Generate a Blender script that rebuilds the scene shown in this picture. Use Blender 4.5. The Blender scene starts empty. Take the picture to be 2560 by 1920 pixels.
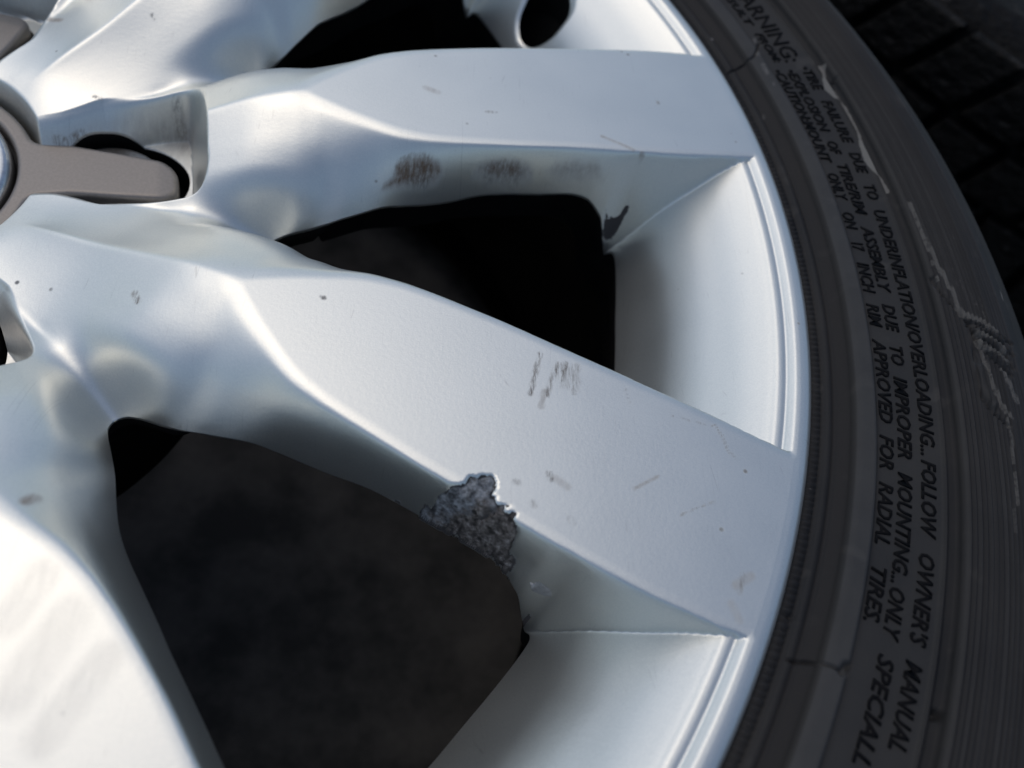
import bpy, bmesh, math, random
import numpy as np
from mathutils import Matrix, Vector
random.seed(7); rng = np.random.default_rng(7)
scene = bpy.context.scene
C = scene.collection
MM = 0.001

# ------------------------------------------------------------------ camera
CAM = np.array([123.3176, -150.6512, 140.8773])          # mm above the wheel plane
RX = np.array([0.97707, 0.0, 0.21290])
RY = np.array([0.11534, -0.84055, -0.52932])             # image down
RZ = np.array([0.17896, 0.54174, -0.82128])              # forward
FPX = 2019.68                                            # focal length in photo pixels (2560 wide)
cam_data = bpy.data.cameras.new('camera'); cam = bpy.data.objects.new('camera', cam_data); C.objects.link(cam)
cam_data.sensor_width = 36.0; cam_data.lens = 36.0 * FPX / 2560.0
cam_data.clip_start = 0.005; cam_data.clip_end = 50.0
M = Matrix(((RX[0], -RY[0], -RZ[0], CAM[0]*MM), (RX[1], -RY[1], -RZ[1], CAM[1]*MM), (RX[2], -RY[2], -RZ[2], CAM[2]*MM), (0, 0, 0, 1)))
cam.matrix_world = M
cam_data.dof.use_dof = True; cam_data.dof.focus_distance = 0.185; cam_data.dof.aperture_fstop = 11.0
scene.camera = cam

# ------------------------------------------------------------------ light
SUN_EL, SUN_AZ = math.radians(62.0), math.radians(136.0)   # azimuth counted from +X towards +Y
world = bpy.data.worlds.new('World'); scene.world = world; world.use_nodes = True
wn = world.node_tree; bg = wn.nodes['Background']
sky = wn.nodes.new('ShaderNodeTexSky'); sky.sky_type = 'NISHITA'; sky.sun_disc = False
sky.sun_elevation = SUN_EL; sky.sun_rotation = math.radians(90.0) - SUN_AZ
sky.air_density = 1.0; sky.dust_density = 1.9; sky.ozone_density = 0.0
wn.links.new(sky.outputs[0], bg.inputs[0]); bg.inputs[1].default_value = 0.145
sd = bpy.data.lights.new('sun', 'SUN'); sd.energy = 0.5; sd.angle = math.radians(70.0); sd.color = (1.0, 0.985, 0.96)
sun = bpy.data.objects.new('sun', sd); C.objects.link(sun)
sun_dir = Vector((math.cos(SUN_EL)*math.cos(SUN_AZ), math.cos(SUN_EL)*math.sin(SUN_AZ), math.sin(SUN_EL)))
sun.rotation_euler = sun_dir.to_track_quat('Z', 'Y').to_euler(); sun.location = sun_dir * 3
scene.view_settings.view_transform = 'Standard'; scene.view_settings.look = 'None'
scene.view_settings.exposure = -0.28; scene.view_settings.gamma = 1.0
scene.render.engine = 'CYCLES'

# ------------------------------------------------------------------ helpers
K = 2560.0 / 2212.0
def at(px, z=0.0):
    """photo points (2212-wide frame) -> points on the horizontal plane z (mm)"""
    q = np.atleast_2d(np.array(px, float)) * K
    d = ((q[:, :1] - 1280) / FPX) * RX + ((q[:, 1:] - 960) / FPX) * RY + RZ
    t = (z - CAM[2]) / d[:, 2]
    return (CAM + d * t[:, None])[:, :2]

def link(o, parent=None):
    C.objects.link(o)
    if parent is not None: o.parent = parent
    return o
def mesh_obj(name, verts, faces, mat, parent=None, smooth=True):
    me = bpy.data.meshes.new(name)
    verts = np.asarray(verts, float) * MM
    me.from_pydata(verts.tolist(), [], [tuple(int(i) for i in f) for f in faces])
    me.update()
    if smooth: me.polygons.foreach_set('use_smooth', np.ones(len(me.polygons), bool))
    if mat is not None: me.materials.append(mat)
    return link(bpy.data.objects.new(name, me), parent)
def empty(name, loc, label, cat, group=None):
    o = bpy.data.objects.new(name, None); C.objects.link(o); o.location = loc
    o.empty_display_size = 0.02
    o['label'] = label; o['category'] = cat
    if group: o['group'] = group
    return o
def smin(a, b, k):
    h = np.clip(0.5 + 0.5*(b-a)/k, 0, 1); return b*(1-h) + a*h - k*h*(1-h)
def smax(a, b, k): return -smin(-a, -b, k)
def sstep(a, b, x):
    t = np.clip((x-a)/(b-a), 0, 1); return t*t*(3-2*t)
class TPS:
    def __init__(s, P, v, reg=0.0):
        P = np.asarray(P, float); v = np.asarray(v, float); n = len(P); s.P = P
        A = np.zeros((n+3, n+3)); A[:n, :n] = s.U(P, P) + reg*np.eye(n); A[:n, n] = 1; A[:n, n+1:] = P
        A[n, :n] = 1; A[n+1:, :n] = P.T
        b = np.zeros((n+3,)+v.shape[1:]); b[:n] = v
        s.w = np.linalg.lstsq(A, b, rcond=None)[0]
    @staticmethod
    def U(a, b):
        d2 = ((a[:, None, :]-b[None, :, :])**2).sum(-1); return 0.5*d2*np.log(d2+1e-9)
    def __call__(s, Q):
        out = []
        for i in range(0, len(Q), 20000):
            q = Q[i:i+20000]; out.append(s.U(q, s.P) @ s.w[:-3] + s.w[-3] + q @ s.w[-2:])
        return np.concatenate(out)

# ------------------------------------------------------------------ procedural materials
def new_mat(name):
    m = bpy.data.materials.new(name); m.use_nodes = True
    nt = m.node_tree; b = nt.nodes['Principled BSDF']; return m, nt, b
def N(nt, t, **kw):
    n = nt.nodes.new(t)
    for k, v in kw.items():
        if k in n.inputs: n.inputs[k].default_value = v
        else: setattr(n, k, v)
    return n
def noise(nt, co, scale, detail=3.0, rough=0.55):
    n = N(nt, 'ShaderNodeTexNoise', Scale=scale, Detail=detail, Roughness=rough); nt.links.new(co, n.inputs['Vector']); return n
def ramp(nt, src, stops):
    r = nt.nodes.new('ShaderNodeValToRGB'); nt.links.new(src, r.inputs[0]); e = r.color_ramp.elements
    while len(e) < len(stops): e.new(0.5)
    for i, (p, c) in enumerate(stops):
        e[i].position = p; e[i].color = (c, c, c, 1) if np.isscalar(c) else (*c, 1)
    return r
def mixc(nt, fac, a, b):
    m = nt.nodes.new('ShaderNodeMix'); m.data_type = 'RGBA'
    for s, v in ((m.inputs['Factor'], fac), (m.inputs['A'], a), (m.inputs['B'], b)):
        if hasattr(v, 'is_linked'): nt.links.new(v, s)
        else: s.default_value = v if np.isscalar(v) else (*v, 1) if len(v) == 3 else v
    # colour sockets are the ones of type RGBA
    return m
def mixcol(nt, fac, a, b):
    m = nt.nodes.new('ShaderNodeMixRGB')
    for i, v in enumerate((fac, a, b)):
        if hasattr(v, 'is_linked'): nt.links.new(v, m.inputs[i])
        else: m.inputs[i].default_value = v if (i == 0) else (*v, 1)
    return m.outputs[0]
def mth(nt, op, a, b=None, clamp=False):
    m = nt.nodes.new('ShaderNodeMath'); m.operation = op; m.use_clamp = clamp
    for i, v in enumerate((a, b)):
        if v is None: continue
        if hasattr(v, 'is_linked'): nt.links.new(v, m.inputs[i])
        else: m.inputs[i].default_value = v
    return m.outputs[0]
def bump(nt, h, strength, dist, prev=None):
    b = N(nt, 'ShaderNodeBump', Strength=strength, Distance=dist); nt.links.new(h, b.inputs['Height'])
    if prev is not None: nt.links.new(prev, b.inputs['Normal'])
    return b.outputs[0]
def coords(nt): return nt.nodes.new('ShaderNodeTexCoord').outputs['Object']

def silver_paint():
    m, nt, b = new_mat('silver_paint'); co = coords(nt)
    L = nt.links.new
    fl = noise(nt, co, 2600.0, 2.0)
    mid = noise(nt, co, 60.0, 4.0)
    base = mixcol(nt, ramp(nt, mid.outputs[0], [(0.3, 0.0), (0.7, 1.0)]).outputs[0], (0.675, 0.69, 0.645), (0.705, 0.72, 0.675))
    base = mixcol(nt, ramp(nt, fl.outputs[0], [(0.35, 0.0), (0.7, 0.5)]).outputs[0], base, (0.81, 0.815, 0.75))
    # fine dirt specks
    vo = N(nt, 'ShaderNodeTexVoronoi', Scale=110.0); L(co, vo.inputs['Vector'])
    sp = ramp(nt, vo.outputs['Distance'], [(0.0, 1.0), (0.035, 0.9), (0.07, 0.0)])
    sel = ramp(nt, noise(nt, co, 45.0, 2.0).outputs[0], [(0.52, 0.0), (0.60, 1.0)])
    spk = mth(nt, 'MULTIPLY', sp.outputs[0], sel.outputs[0])
    base = mixcol(nt, mth(nt, 'MULTIPLY', spk, 0.75), base, (0.05, 0.045, 0.04))
    for rot, sc_, th_ in ((25, 260.0, 0.0035), (-38, 190.0, 0.003), (80, 330.0, 0.003)):
        m2 = N(nt, 'ShaderNodeMapping'); m2.inputs['Rotation'].default_value = (0, 0, math.radians(rot)); m2.inputs['Scale'].default_value = (1.0, 0.05, 0.05); L(co, m2.inputs['Vector'])
        vv = N(nt, 'ShaderNodeTexVoronoi', Scale=sc_); vv.feature = 'DISTANCE_TO_EDGE'; L(m2.outputs[0], vv.inputs['Vector'])
        ln = ramp(nt, vv.outputs['Distance'], [(0.0, 1.0), (th_, 0.8), (th_*2.2, 0.0)])
        gate = ramp(nt, noise(nt, co, 75.0+rot, 2.0).outputs[0], [(0.60, 0.0), (0.68, 1.0)])
        base = mixcol(nt, mth(nt, 'MULTIPLY', mth(nt, 'MULTIPLY', ln.outputs[0], gate.outputs[0]), 0.28), base, (0.22, 0.21, 0.20))
    # traced grime
    mp = N(nt, 'ShaderNodeMapping'); mp.inputs['Rotation'].default_value = (0, 0, math.radians(-14)); mp.inputs['Scale'].default_value = (1.0, 0.16, 0.3); L(co, mp.inputs['Vector'])
    at1 = N(nt, 'ShaderNodeAttribute', attribute_name='grime'); n1 = noise(nt, mp.outputs[0], 1500.0, 5.0, 0.8)
    g = mth(nt, 'MULTIPLY', at1.outputs['Fac'], ramp(nt, n1.outputs[0], [(0.42, 0.0), (0.62, 1.0)]).outputs[0], True)
    base = mixcol(nt, g, base, (0.055, 0.030, 0.012))
    at2 = N(nt, 'ShaderNodeAttribute', attribute_name='dust'); n2 = noise(nt, mp.outputs[0], 700.0, 6.0, 0.75)
    d = mth(nt, 'MULTIPLY', at2.outputs['Fac'], ramp(nt, n2.outputs[0], [(0.30, 0.25), (0.65, 1.0)]).outputs[0], True)
    base = mixcol(nt, d, base, (0.15, 0.098, 0.060))
    at3 = N(nt, 'ShaderNodeAttribute', attribute_name='chip'); n3 = noise(nt, co, 500.0, 4.0, 0.7)
    c3 = mth(nt, 'ADD', at3.outputs['Fac'], mth(nt, 'MULTIPLY', mth(nt, 'SUBTRACT', n3.outputs[0], 0.5), 0.9))
    c3 = ramp(nt, c3, [(0.48, 0.0), (0.54, 1.0)]).outputs[0]
    base = mixcol(nt, c3, base, (0.055, 0.05, 0.048))
    L(base, b.inputs['Base Color'])
    non = mth(nt, 'MAXIMUM', mth(nt, 'MAXIMUM', g, d), mth(nt, 'MAXIMUM', c3, spk))
    L(mth(nt, 'MULTIPLY', mth(nt, 'SUBTRACT', 1.0, non), 0.92, True), b.inputs['Metallic'])
    L(mth(nt, 'ADD', mth(nt, 'MULTIPLY', non, 0.30), mth(nt, 'ADD', 0.35, mth(nt, 'MULTIPLY', mid.outputs[0], 0.08))), b.inputs['Roughness'])
    L(mth(nt, 'MULTIPLY', mth(nt, 'SUBTRACT', 1.0, non), 0.35, True), b.inputs['Coat Weight']); b.inputs['Coat Roughness'].default_value = 0.16
    peel = noise(nt, co, 900.0, 2.0)
    n_ = bump(nt, peel.outputs[0], 0.11, 0.0002)
    n_ = bump(nt, fl.outputs[0], 0.16, 0.0001, n_)
    L(n_, b.inputs['Normal'])
    return m
def simple(name, col, metallic=0.0, rough=0.5, nscale=None, ncol=None, bstr=0.0, bscale=None, coat=0.0, spec=None):
    m, nt, b = new_mat(name); co = coords(nt)
    b.inputs['Metallic'].default_value = metallic; b.inputs['Roughness'].default_value = rough
    b.inputs['Coat Weight'].default_value = coat
    if spec is not None: b.inputs['Specular IOR Level'].default_value = spec
    if ncol is not None:
        n = noise(nt, co, nscale, 5.0, 0.65)
        c = mixcol(nt, ramp(nt, n.outputs[0], [(0.38, 0.0), (0.66, 1.0)]).outputs[0], col, ncol); nt.links.new(c, b.inputs['Base Color'])
    else: b.inputs['Base Color'].default_value = (*col, 1)
    if bstr: nt.links.new(bump(nt, noise(nt, co, bscale, 4.0).outputs[0], bstr, 0.0005), b.inputs['Normal'])
    return m
M_paint = silver_paint()
M_taupe = simple('satin_taupe_plastic', (0.225, 0.205, 0.182), 0.45, 0.40, 1500.0, (0.26, 0.238, 0.212), 0.08, 2500.0)
M_chrome = simple('brushed_chrome', (0.55, 0.57, 0.58), 1.0, 0.22, 300.0, (0.42, 0.43, 0.43), 0.05, 900.0)
M_bolt = simple('zinc_bolt', (0.50, 0.49, 0.47), 0.9, 0.36, 260.0, (0.28, 0.26, 0.23), 0.25, 500.0)
M_black = simple('black_plastic', (0.008, 0.008, 0.009), 0.0, 0.6)
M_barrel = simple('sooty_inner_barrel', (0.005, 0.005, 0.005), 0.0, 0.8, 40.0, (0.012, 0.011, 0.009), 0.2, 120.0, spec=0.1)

M_back = simple('dark_casting_back', (0.006, 0.006, 0.0065), 0.0, 0.85, 60.0, (0.012, 0.011, 0.010), spec=0.1)  # near-black colour for the walls below the clipped face edges
def rubber(name, with_attr=True, c1=(0.0135, 0.0138, 0.0142), c2=(0.026, 0.0245, 0.0225)):
    m, nt, b = new_mat(name); co = coords(nt); L = nt.links.new
    n = noise(nt, co, 28.0, 5.0, 0.6)
    col = mixcol(nt, ramp(nt, n.outputs[0], [(0.35, 0.0), (0.65, 1.0)]).outputs[0], c1, c2)
    bl = noise(nt, co, 130.0, 2.0, 0.4)
    col = mixcol(nt, ramp(nt, bl.outputs[0], [(0.64, 0.0), (0.72, 0.5)]).outputs[0], col, (0.045, 0.042, 0.038))
    vo = N(nt, 'ShaderNodeTexVoronoi', Scale=90.0); L(co, vo.inputs['Vector'])
    sp = ramp(nt, vo.outputs['Distance'], [(0.0, 1.0), (0.03, 0.8), (0.05, 0.0)])
    sel = ramp(nt, noise(nt, co, 30.0, 2.0).outputs[0], [(0.50, 0.0), (0.58, 1.0)])
    col = mixcol(nt, mth(nt, 'MULTIPLY', sp.outputs[0], sel.outputs[0]), col, (0.35, 0.33, 0.30))
    if with_attr:
        a = N(nt, 'ShaderNodeAttribute', attribute_name='scrape'); ns = noise(nt, co, 620.0, 5.0, 0.75)
        s = mth(nt, 'MULTIPLY', a.outputs['Fac'], mth(nt, 'ADD', 1.0, mth(nt, 'MULTIPLY', mth(nt, 'SUBTRACT', ns.outputs[0], 0.5), 3.2)))
        s = ramp(nt, s, [(0.35, 0.0), (0.85, 1.0)]).outputs[0]
        col = mixcol(nt, s, col, (0.15, 0.145, 0.13))
        a3 = N(nt, 'ShaderNodeAttribute', attribute_name='polish'); pn = noise(nt, co, 55.0, 5.0, 0.7)
        pf = mth(nt, 'MULTIPLY', a3.outputs['Fac'], mth(nt, 'ADD', 0.35, mth(nt, 'MULTIPLY', pn.outputs[0], 1.2)), True)
        col = mixcol(nt, pf, col, (0.075, 0.075, 0.072))
        a2 = N(nt, 'ShaderNodeAttribute', attribute_name='brown')
        col = mixcol(nt, mth(nt, 'MULTIPLY', a2.outputs['Fac'], 0.6), col, (0.011, 0.0095, 0.009))
    L(col, b.inputs['Base Color'])
    L(mth(nt, 'ADD', 0.55, mth(nt, 'MULTIPLY', n.outputs[0], 0.2)), b.inputs['Roughness'])
    b.inputs['Specular IOR Level'].default_value = 0.22
    n_ = bump(nt, noise(nt, co, 1300.0, 3.0).outputs[0], 0.25, 0.0003)
    L(n_, b.inputs['Normal'])
    return m
M_rubber = rubber('weathered_rubber')
M_letter = simple('moulded_letter_rubber', (0.003, 0.003, 0.0035), 0.0, 0.75, spec=0.12)

# ------------------------------------------------------------------ wheel face as a real relief
AX0 = 13.17                                        # degrees: axis of the first lug / spoke
# half spoke, lofted from cross-sections: crest and outline angles (degrees from the spoke axis), heights in mm
class Pchip:
    def __init__(s, x, y):
        s.x = np.asarray(x, float); s.y = np.asarray(y, float); h = np.diff(s.x); hh = h.reshape((-1,)+(1,)*(s.y.ndim-1)); d = np.diff(s.y, axis=0)/hh
        m = np.zeros_like(s.y); w1 = 2*hh[1:]+hh[:-1]; w2 = hh[1:]+2*hh[:-1]
        with np.errstate(divide='ignore', invalid='ignore'): mm = (w1+w2)/(w1/d[:-1]+w2/d[1:])
        m[1:-1] = np.where(d[:-1]*d[1:] > 0, mm, 0); m[0] = d[0]; m[-1] = d[-1]; s.m = m
    def __call__(s, q):
        q = np.clip(np.asarray(q, float), s.x[0], s.x[-1]); i = np.clip(np.searchsorted(s.x, q)-1, 0, len(s.x)-2)
        h = s.x[i+1]-s.x[i]; t = (q-s.x[i])/h
        if s.y.ndim > 1: h = h[..., None]; t = t[..., None]
        return (2*t**3-3*t**2+1)*s.y[i]+(t**3-2*t**2+t)*h*s.m[i]+(-2*t**3+3*t**2)*s.y[i+1]+(t**3-t**2)*h*s.m[i+1]
crP = Pchip([24, 98, 102, 106, 110, 114, 118, 122, 126, 130, 135, 142, 155, 170, 187, 207, 220, 226, 236], [0, 0, 0.55, 2.0, 3.3, 4.4, 5.3, 6.15, 6.8, 7.2, 7.5, 7.6, 7.5, 7.15, 6.75, 6.25, 5.85, 5.7, 5.6])
srP = Pchip([24, 92, 97, 100, 104, 108, 112, 117, 122, 128, 140, 156, 170, 183, 193, 201, 208, 217, 222, 226, 236], [18, 18, 17.8, 17.4, 16.3, 15.0, 13.9, 12.6, 11.6, 10.6, 9.6, 8.8, 8.3, 8.05, 8.05, 7.6, 7.15, 6.4, 6.05, 5.85, 5.8])
UC = [0, .12, .28, .5, .72, .88, 1.0, 1.3, 2.0]
rows = {24: [-24]*9, 36: [-22.0]*9, 42: [-19.8, -19.8, -19.9, -20.2, -20.5, -20.7, -20.8, -20.9, -21], 52: [-15.8, -16.5, -17.3, -18.3, -19.2, -19.7, -20, -20.2, -20.4],
        66: [-11.4, -12.5, -13.9, -15.7, -17.4, -18.6, -19.4, -20, -21], 75: [-8.0, -9.2, -10.8, -12.9, -15.2, -17.3, -19.0, -21, -23],
        84: [-4.6, -5.7, -7.2, -9.4, -12.4, -16.8, -24.5, -29, -36], 90: [-2.4, -3.4, -4.9, -7.3, -11.2, -18.6, -32, -38, -46],
        96: [-1.0, -1.8, -3.5, -6.3, -11.0, -20.4, -37, -44, -54], 102: [0, -1.0, -2.7, -5.8, -11.0, -18.8, -30, -40, -52],
        108: [0, -.9, -2.8, -6.4, -12.0, -17.0, -21.5, -30, -45], 114: [0, -.9, -2.7, -6.2, -10.9, -15.0, -18.6, -27, -45], 120: [0, -.8, -2.6, -6.0, -10.5, -14.2, -17.2, -26, -45],
        128: [0, -.6, -2.0, -4.8, -9.0, -13.0, -16.5, -25, -50], 140: [0, -.6, -1.9, -4.5, -8.6, -12.8, -16.5, -26, -55], 180: [0, -.6, -1.9, -4.5, -8.6, -12.8, -16.5, -26, -60],
        186: [0, -.6, -2.2, -6.0, -12, -17, -21, -34, -65]}
for r_, d_ in ((193, 37.0), (200, 25.5), (208, 15.5), (217, 7.2), (224, 2.4), (236, 2.4)): rows[r_] = [-d_*q for q in (0, .03, .12, .34, .62, .83, 1, 1.6, 3.0)]
rowP = Pchip(sorted(rows), np.array([rows[k] for k in sorted(rows)], float))
def pc(r, a): a = np.radians(a); return np.stack([r*np.cos(a), r*np.sin(a)], -1)
RG = np.arange(24, 236.01, 0.5); AG = np.arange(0, 18.001, 0.15)
gr, ga = np.meshgrid(RG, AG, indexing='ij')
BODY = np.zeros(gr.shape)
for i, r in enumerate(RG):
    c_, s_ = float(crP(r)), float(srP(r)); u = (AG-c_)/(s_-c_); zr = Pchip(UC, rowP(r))(np.clip(u, 0, 2))
    BODY[i] = np.where(u < 0, zr+sstep(96, 104, r)*np.minimum(-(AG-c_)*r*0.01745*0.45, 30), zr)
# window outline in the frame of the window axis: (radius, degrees from the window axis)
def gblur(T, sr_, sa_):
    def k(s_): n = max(1, int(3*s_)); x = np.arange(-n, n+1); w = np.exp(-x*x/(2*s_*s_)); return w/w.sum(), n
    kr, n1 = k(sr_); P = np.pad(T, ((n1, n1), (0, 0)), 'edge'); T = sum(kr[i]*P[i:i+T.shape[0]] for i in range(2*n1+1))
    ka, n2 = k(sa_); P = np.pad(T, ((0, 0), (n2, n2)), 'reflect'); return sum(ka[i]*P[:, i:i+T.shape[1]] for i in range(2*n2+1))
BODY = np.minimum(BODY, 14)
B1 = gblur(BODY, 3.0, 3.5); B2 = gblur(BODY, 2.0, 2.5)
w1 = sstep(104, 88, RG)[:, None]; w2 = sstep(114, 102, RG)[:, None]
B3 = gblur(BODY, 3.0, 15.0); w3 = (sstep(106, 98, RG)*sstep(68, 78, RG))[:, None]*sstep(10.5, 15.5, AG)[None, :]
BODY = BODY*(1-w2) + w2*(B2*(1-w1)+B1*w1)
BODY = BODY*(1-w3) + B3*w3
wout = [(94.6, 0), (95.8, 1.2), (98.5, 1.9), (102, 2.5), (106, 3.2), (110, 3.9), (114, 4.8), (118, 5.7), (123, 6.7), (128, 7.4), (134, 7.95), (140, 8.4), (148, 8.95), (156, 9.3), (164, 9.6), (172, 9.85), (178, 10.0),
        (185, 9.95), (189, 9.95), (192.3, 10.0), (194.3, 9.7), (194.2, 8.0), (193.5, 5), (193, 2.5), (193, 0)]
wout = np.array(wout, float)
def dense(P, closed=False, step=0.7):
    P = np.asarray(P, float); out = []
    n = len(P) if closed else len(P)-1
    for i in range(n):
        a, b = P[i], P[(i+1) % len(P)]; m = max(1, int(np.linalg.norm(b-a)/step))
        out.append(a + (b-a)*np.arange(m)[:, None]/m)
    if not closed: out.append(P[-1:])
    return np.concatenate(out)
def smooth_poly(P, it=2):
    P = np.asarray(P, float)
    for _ in range(it):
        Q = np.empty((2*len(P), P.shape[1])); nx = np.roll(P, -1, 0); Q[0::2] = .75*P+.25*nx; Q[1::2] = .25*P+.75*nx; P = Q
    return P
def sdf_poly(Q, P):
    """signed distance, positive outside the closed polygon P"""
    d = np.full(len(Q), 1e9); inside = np.zeros(len(Q), bool); n = len(P)
    for i in range(n):
        a, b = P[i], P[(i+1) % n]; ab = b-a; t = np.clip(((Q-a)@ab)/(ab@ab+1e-12), 0, 1)
        d = np.minimum(d, np.hypot(*(Q-a-t[:, None]*ab).T))
        cnd = ((a[1] > Q[:, 1]) != (b[1] > Q[:, 1]))
        with np.errstate(divide='ignore', invalid='ignore'):
            xx = (b[0]-a[0])*(Q[:, 1]-a[1])/(b[1]-a[1]) + a[0]
        inside ^= cnd & (Q[:, 0] < xx)
    return np.where(inside, -d, d)
full = np.concatenate([pc(wout[:, 0], wout[:, 1]), pc(wout[::-1, 0], -wout[::-1, 1])[1:-1]])
wpoly = smooth_poly(full, 2)
WSDF = sdf_poly(pc(gr.ravel(), 18-ga.ravel()), wpoly).reshape(gr.shape)
def table(T, r, c):
    """bilinear look-up in the (radius, angle) table"""
    x = np.clip((r-RG[0])/0.5, 0, len(RG)-1.001); y = np.clip(np.abs(c)/0.15, 0, len(AG)-1.001)
    i = x.astype(int); j = y.astype(int); fx = x-i; fy = y-j
    return (T[i, j]*(1-fx)*(1-fy) + T[i+1, j]*fx*(1-fy) + T[i, j+1]*(1-fx)*fy + T[i+1, j+1]*fx*fy)
def fold(phi):
    """degrees -> (angle from nearest spoke axis, angle from nearest lug axis)"""
    a = (phi-AX0+18) % 36 - 18; b = (phi-AX0+36) % 72 - 36
    return a, b
pk = np.array([(27, 0), (27, 14.2), (40, 13.6), (45, 15.2), (52, 18.4), (60, 20), (68, 20.3), (74.5, 19.6), (77, 15), (77, 6)], float)
pk = smooth_poly(np.concatenate([pk, pk[::-1][:-1]*[1, -1]]), 2)
pgx, pgy = np.meshgrid(np.arange(20, 96, .25), np.arange(0, 50, .25), indexing='ij')
PKT = sdf_poly(np.stack([pgx.ravel(), pgy.ravel()], 1), pk).reshape(pgx.shape)
def pocket_sdf(x, y):
    u = np.clip((x-20)/.25, 0, PKT.shape[0]-1.001); v = np.clip(np.abs(y)/.25, 0, PKT.shape[1]-1.001); i = u.astype(int); j = v.astype(int); fx = u-i; fy = v-j
    return PKT[i, j]*(1-fx)*(1-fy)+PKT[i+1, j]*fx*(1-fy)+PKT[i, j+1]*(1-fx)*fy+PKT[i+1, j+1]*fx*fy
panel = Pchip([150, 193, 198, 203, 208, 213, 217, 220, 222.3, 223.7, 224.6, 225.4, 226.2, 227.4, 229.2, 230.4, 231.2, 231.7, 232],
                               [-120, -36, -28.0, -20.4, -14.6, -9.9, -6.4, -4.1, -2.5, -1.7, -1.6, -1.65, -1.0, -0.15, 0.0, 0.0, 0.0, 0.0, 0.0])
EDGE = Pchip([0, 227, 229, 230.2, 231, 231.5, 231.85, 232], [0, 0, -.06, -.25, -.62, -1.05, -1.65, -2.6])
def face_z(x, y):
    r = np.hypot(x, y); phi = np.degrees(np.arctan2(y, x)); a, b = fold(phi)
    body = table(BODY, r, a)
    top = 0.0*r
    z = smin(top, body, 1.0)
    # beyond the spokes the rim band takes over
    k = 1.0
    edge = EDGE(r)
    z = np.where(r > 185, smax(z, panel(r), 2.6*sstep(225, 214, r)+0.2), z)
    z = np.minimum(z, 0.0)
    z = np.where(r > 228, np.minimum(z, edge), z)
    # lug pockets in the hub
    t = np.radians(b); lx, ly = r*np.cos(t), r*np.sin(t)
    ps = pocket_sdf(lx, ly)
    wall = -31 + np.interp(lx, [52, 76], [1.45, 4.2])*np.maximum(ps+np.interp(lx, [52, 76], [7.4, 3.6]), 0)
    wall = wall + 1.2*np.maximum(ps, 0)**2
    wall = np.where(ps > 8, 100, wall)
    z = np.where(r < 90, smin(z, wall, 2.2), z)
    vd = valve_sdf(x, y); z = z - 1.3*np.clip(1-vd/1.8, 0, 1)**2
    # edge around the centre cap
    z = np.where(r < 46, smin(z, -34 + 4.5*np.maximum(r-35.6, 0), 2.4), z)
    return z
VH = np.array([(205.1, 23.2), (202.6, 22.8), (199.9, 22.4), (198.2, 21.6), (196.8, 20.4), (197.5, 18.6), (201.4, 17.5), (204.4, 17.6), (207.2, 17.8), (209.7, 18.7), (211.3, 20), (212, 22), (210, 23.8), (207.5, 24)])
VH = smooth_poly(pc(VH[:, 0], VH[:, 1]+AX0), 2); VC = VH.mean(0)
def valve_sdf(x, y):
    d = np.full(x.shape, 50.0); k = np.hypot(x-VC[0], y-VC[1]) < 16
    if k.any(): d[k] = sdf_poly(np.stack([x[k], y[k]], 1), VH)
    return d
def face_F(x, y):
    r = np.hypot(x, y); phi = np.degrees(np.arctan2(y, x)); a, b = fold(phi)
    F = table(WSDF, r, a)
    t = np.radians(b); lx, ly = r*np.cos(t), r*np.sin(t)
    F = np.minimum(F, (np.hypot((lx-55.5)/16.6, ly/14.4)-1)*15.2)
    F = np.minimum(F, r-35.2)
    return np.minimum(F, valve_sdf(x, y))

def relief(rs, phis, Ffun, zfun, closed=False):
    """mesh a polar grid clipped to F>0; returns xy, faces, boundary edges"""
    nr, na = len(rs), len(phis)
    R, P = np.meshgrid(rs, np.radians(phis), indexing='ij')
    X, Y = R*np.cos(P), R*np.sin(P)
    F = Ffun(X.ravel(), Y.ravel()).reshape(X.shape)
    F = np.where(np.abs(F) < 1e-4, 1e-4, F)
    idx = np.full(F.shape, -1); pos_ = F > 0
    idx[pos_] = np.arange(pos_.sum()); V = np.stack([X[pos_], Y[pos_]], 1).tolist()
    ja = np.arange(na if closed else na-1); jb = (ja+1) % na
    I, J = np.meshgrid(np.arange(nr-1), ja, indexing='ij'); JB = (J+1) % na
    s = pos_[I, J].astype(int)+pos_[I+1, J]+pos_[I+1, JB]+pos_[I, JB]
    m = s == 4
    faces = np.stack([idx[I[m], J[m]], idx[I[m]+1, J[m]], idx[I[m]+1, JB[m]], idx[I[m], JB[m]]], 1).tolist()
    cut = {}; bnd = []
    def inter(a, b):
        k = (a, b) if a < b else (b, a)
        if k not in cut:
            fa, fb = F[k[0]], F[k[1]]; t = fa/(fa-fb); t = min(max(t, .02), .98)
            cut[k] = len(V); V.append([X[k[0]]*(1-t)+X[k[1]]*t, Y[k[0]]*(1-t)+Y[k[1]]*t])
        return cut[k]
    mm = (s > 0) & (s < 4)
    for i, j, jb_ in zip(I[mm].tolist(), J[mm].tolist(), JB[mm].tolist()):
        cs = [(i, j), (i+1, j), (i+1, jb_), (i, jb_)]; poly = []; cuts = []
        for q in range(4):
            a, b = cs[q], cs[(q+1) % 4]
            if pos_[a]: poly.append(int(idx[a]))
            if pos_[a] != pos_[b]:
                v = inter(a, b); poly.append(v); cuts.append((v, bool(pos_[a])))
        if len(poly) >= 3: faces.append(poly)
        if len(cuts) == 2:
            # leaving the solid first, then re-entering
            bnd.append((cuts[0][0], cuts[1][0]) if cuts[0][1] else (cuts[1][0], cuts[0][0]))
    V = np.array(V)
    return V, faces, bnd

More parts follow.
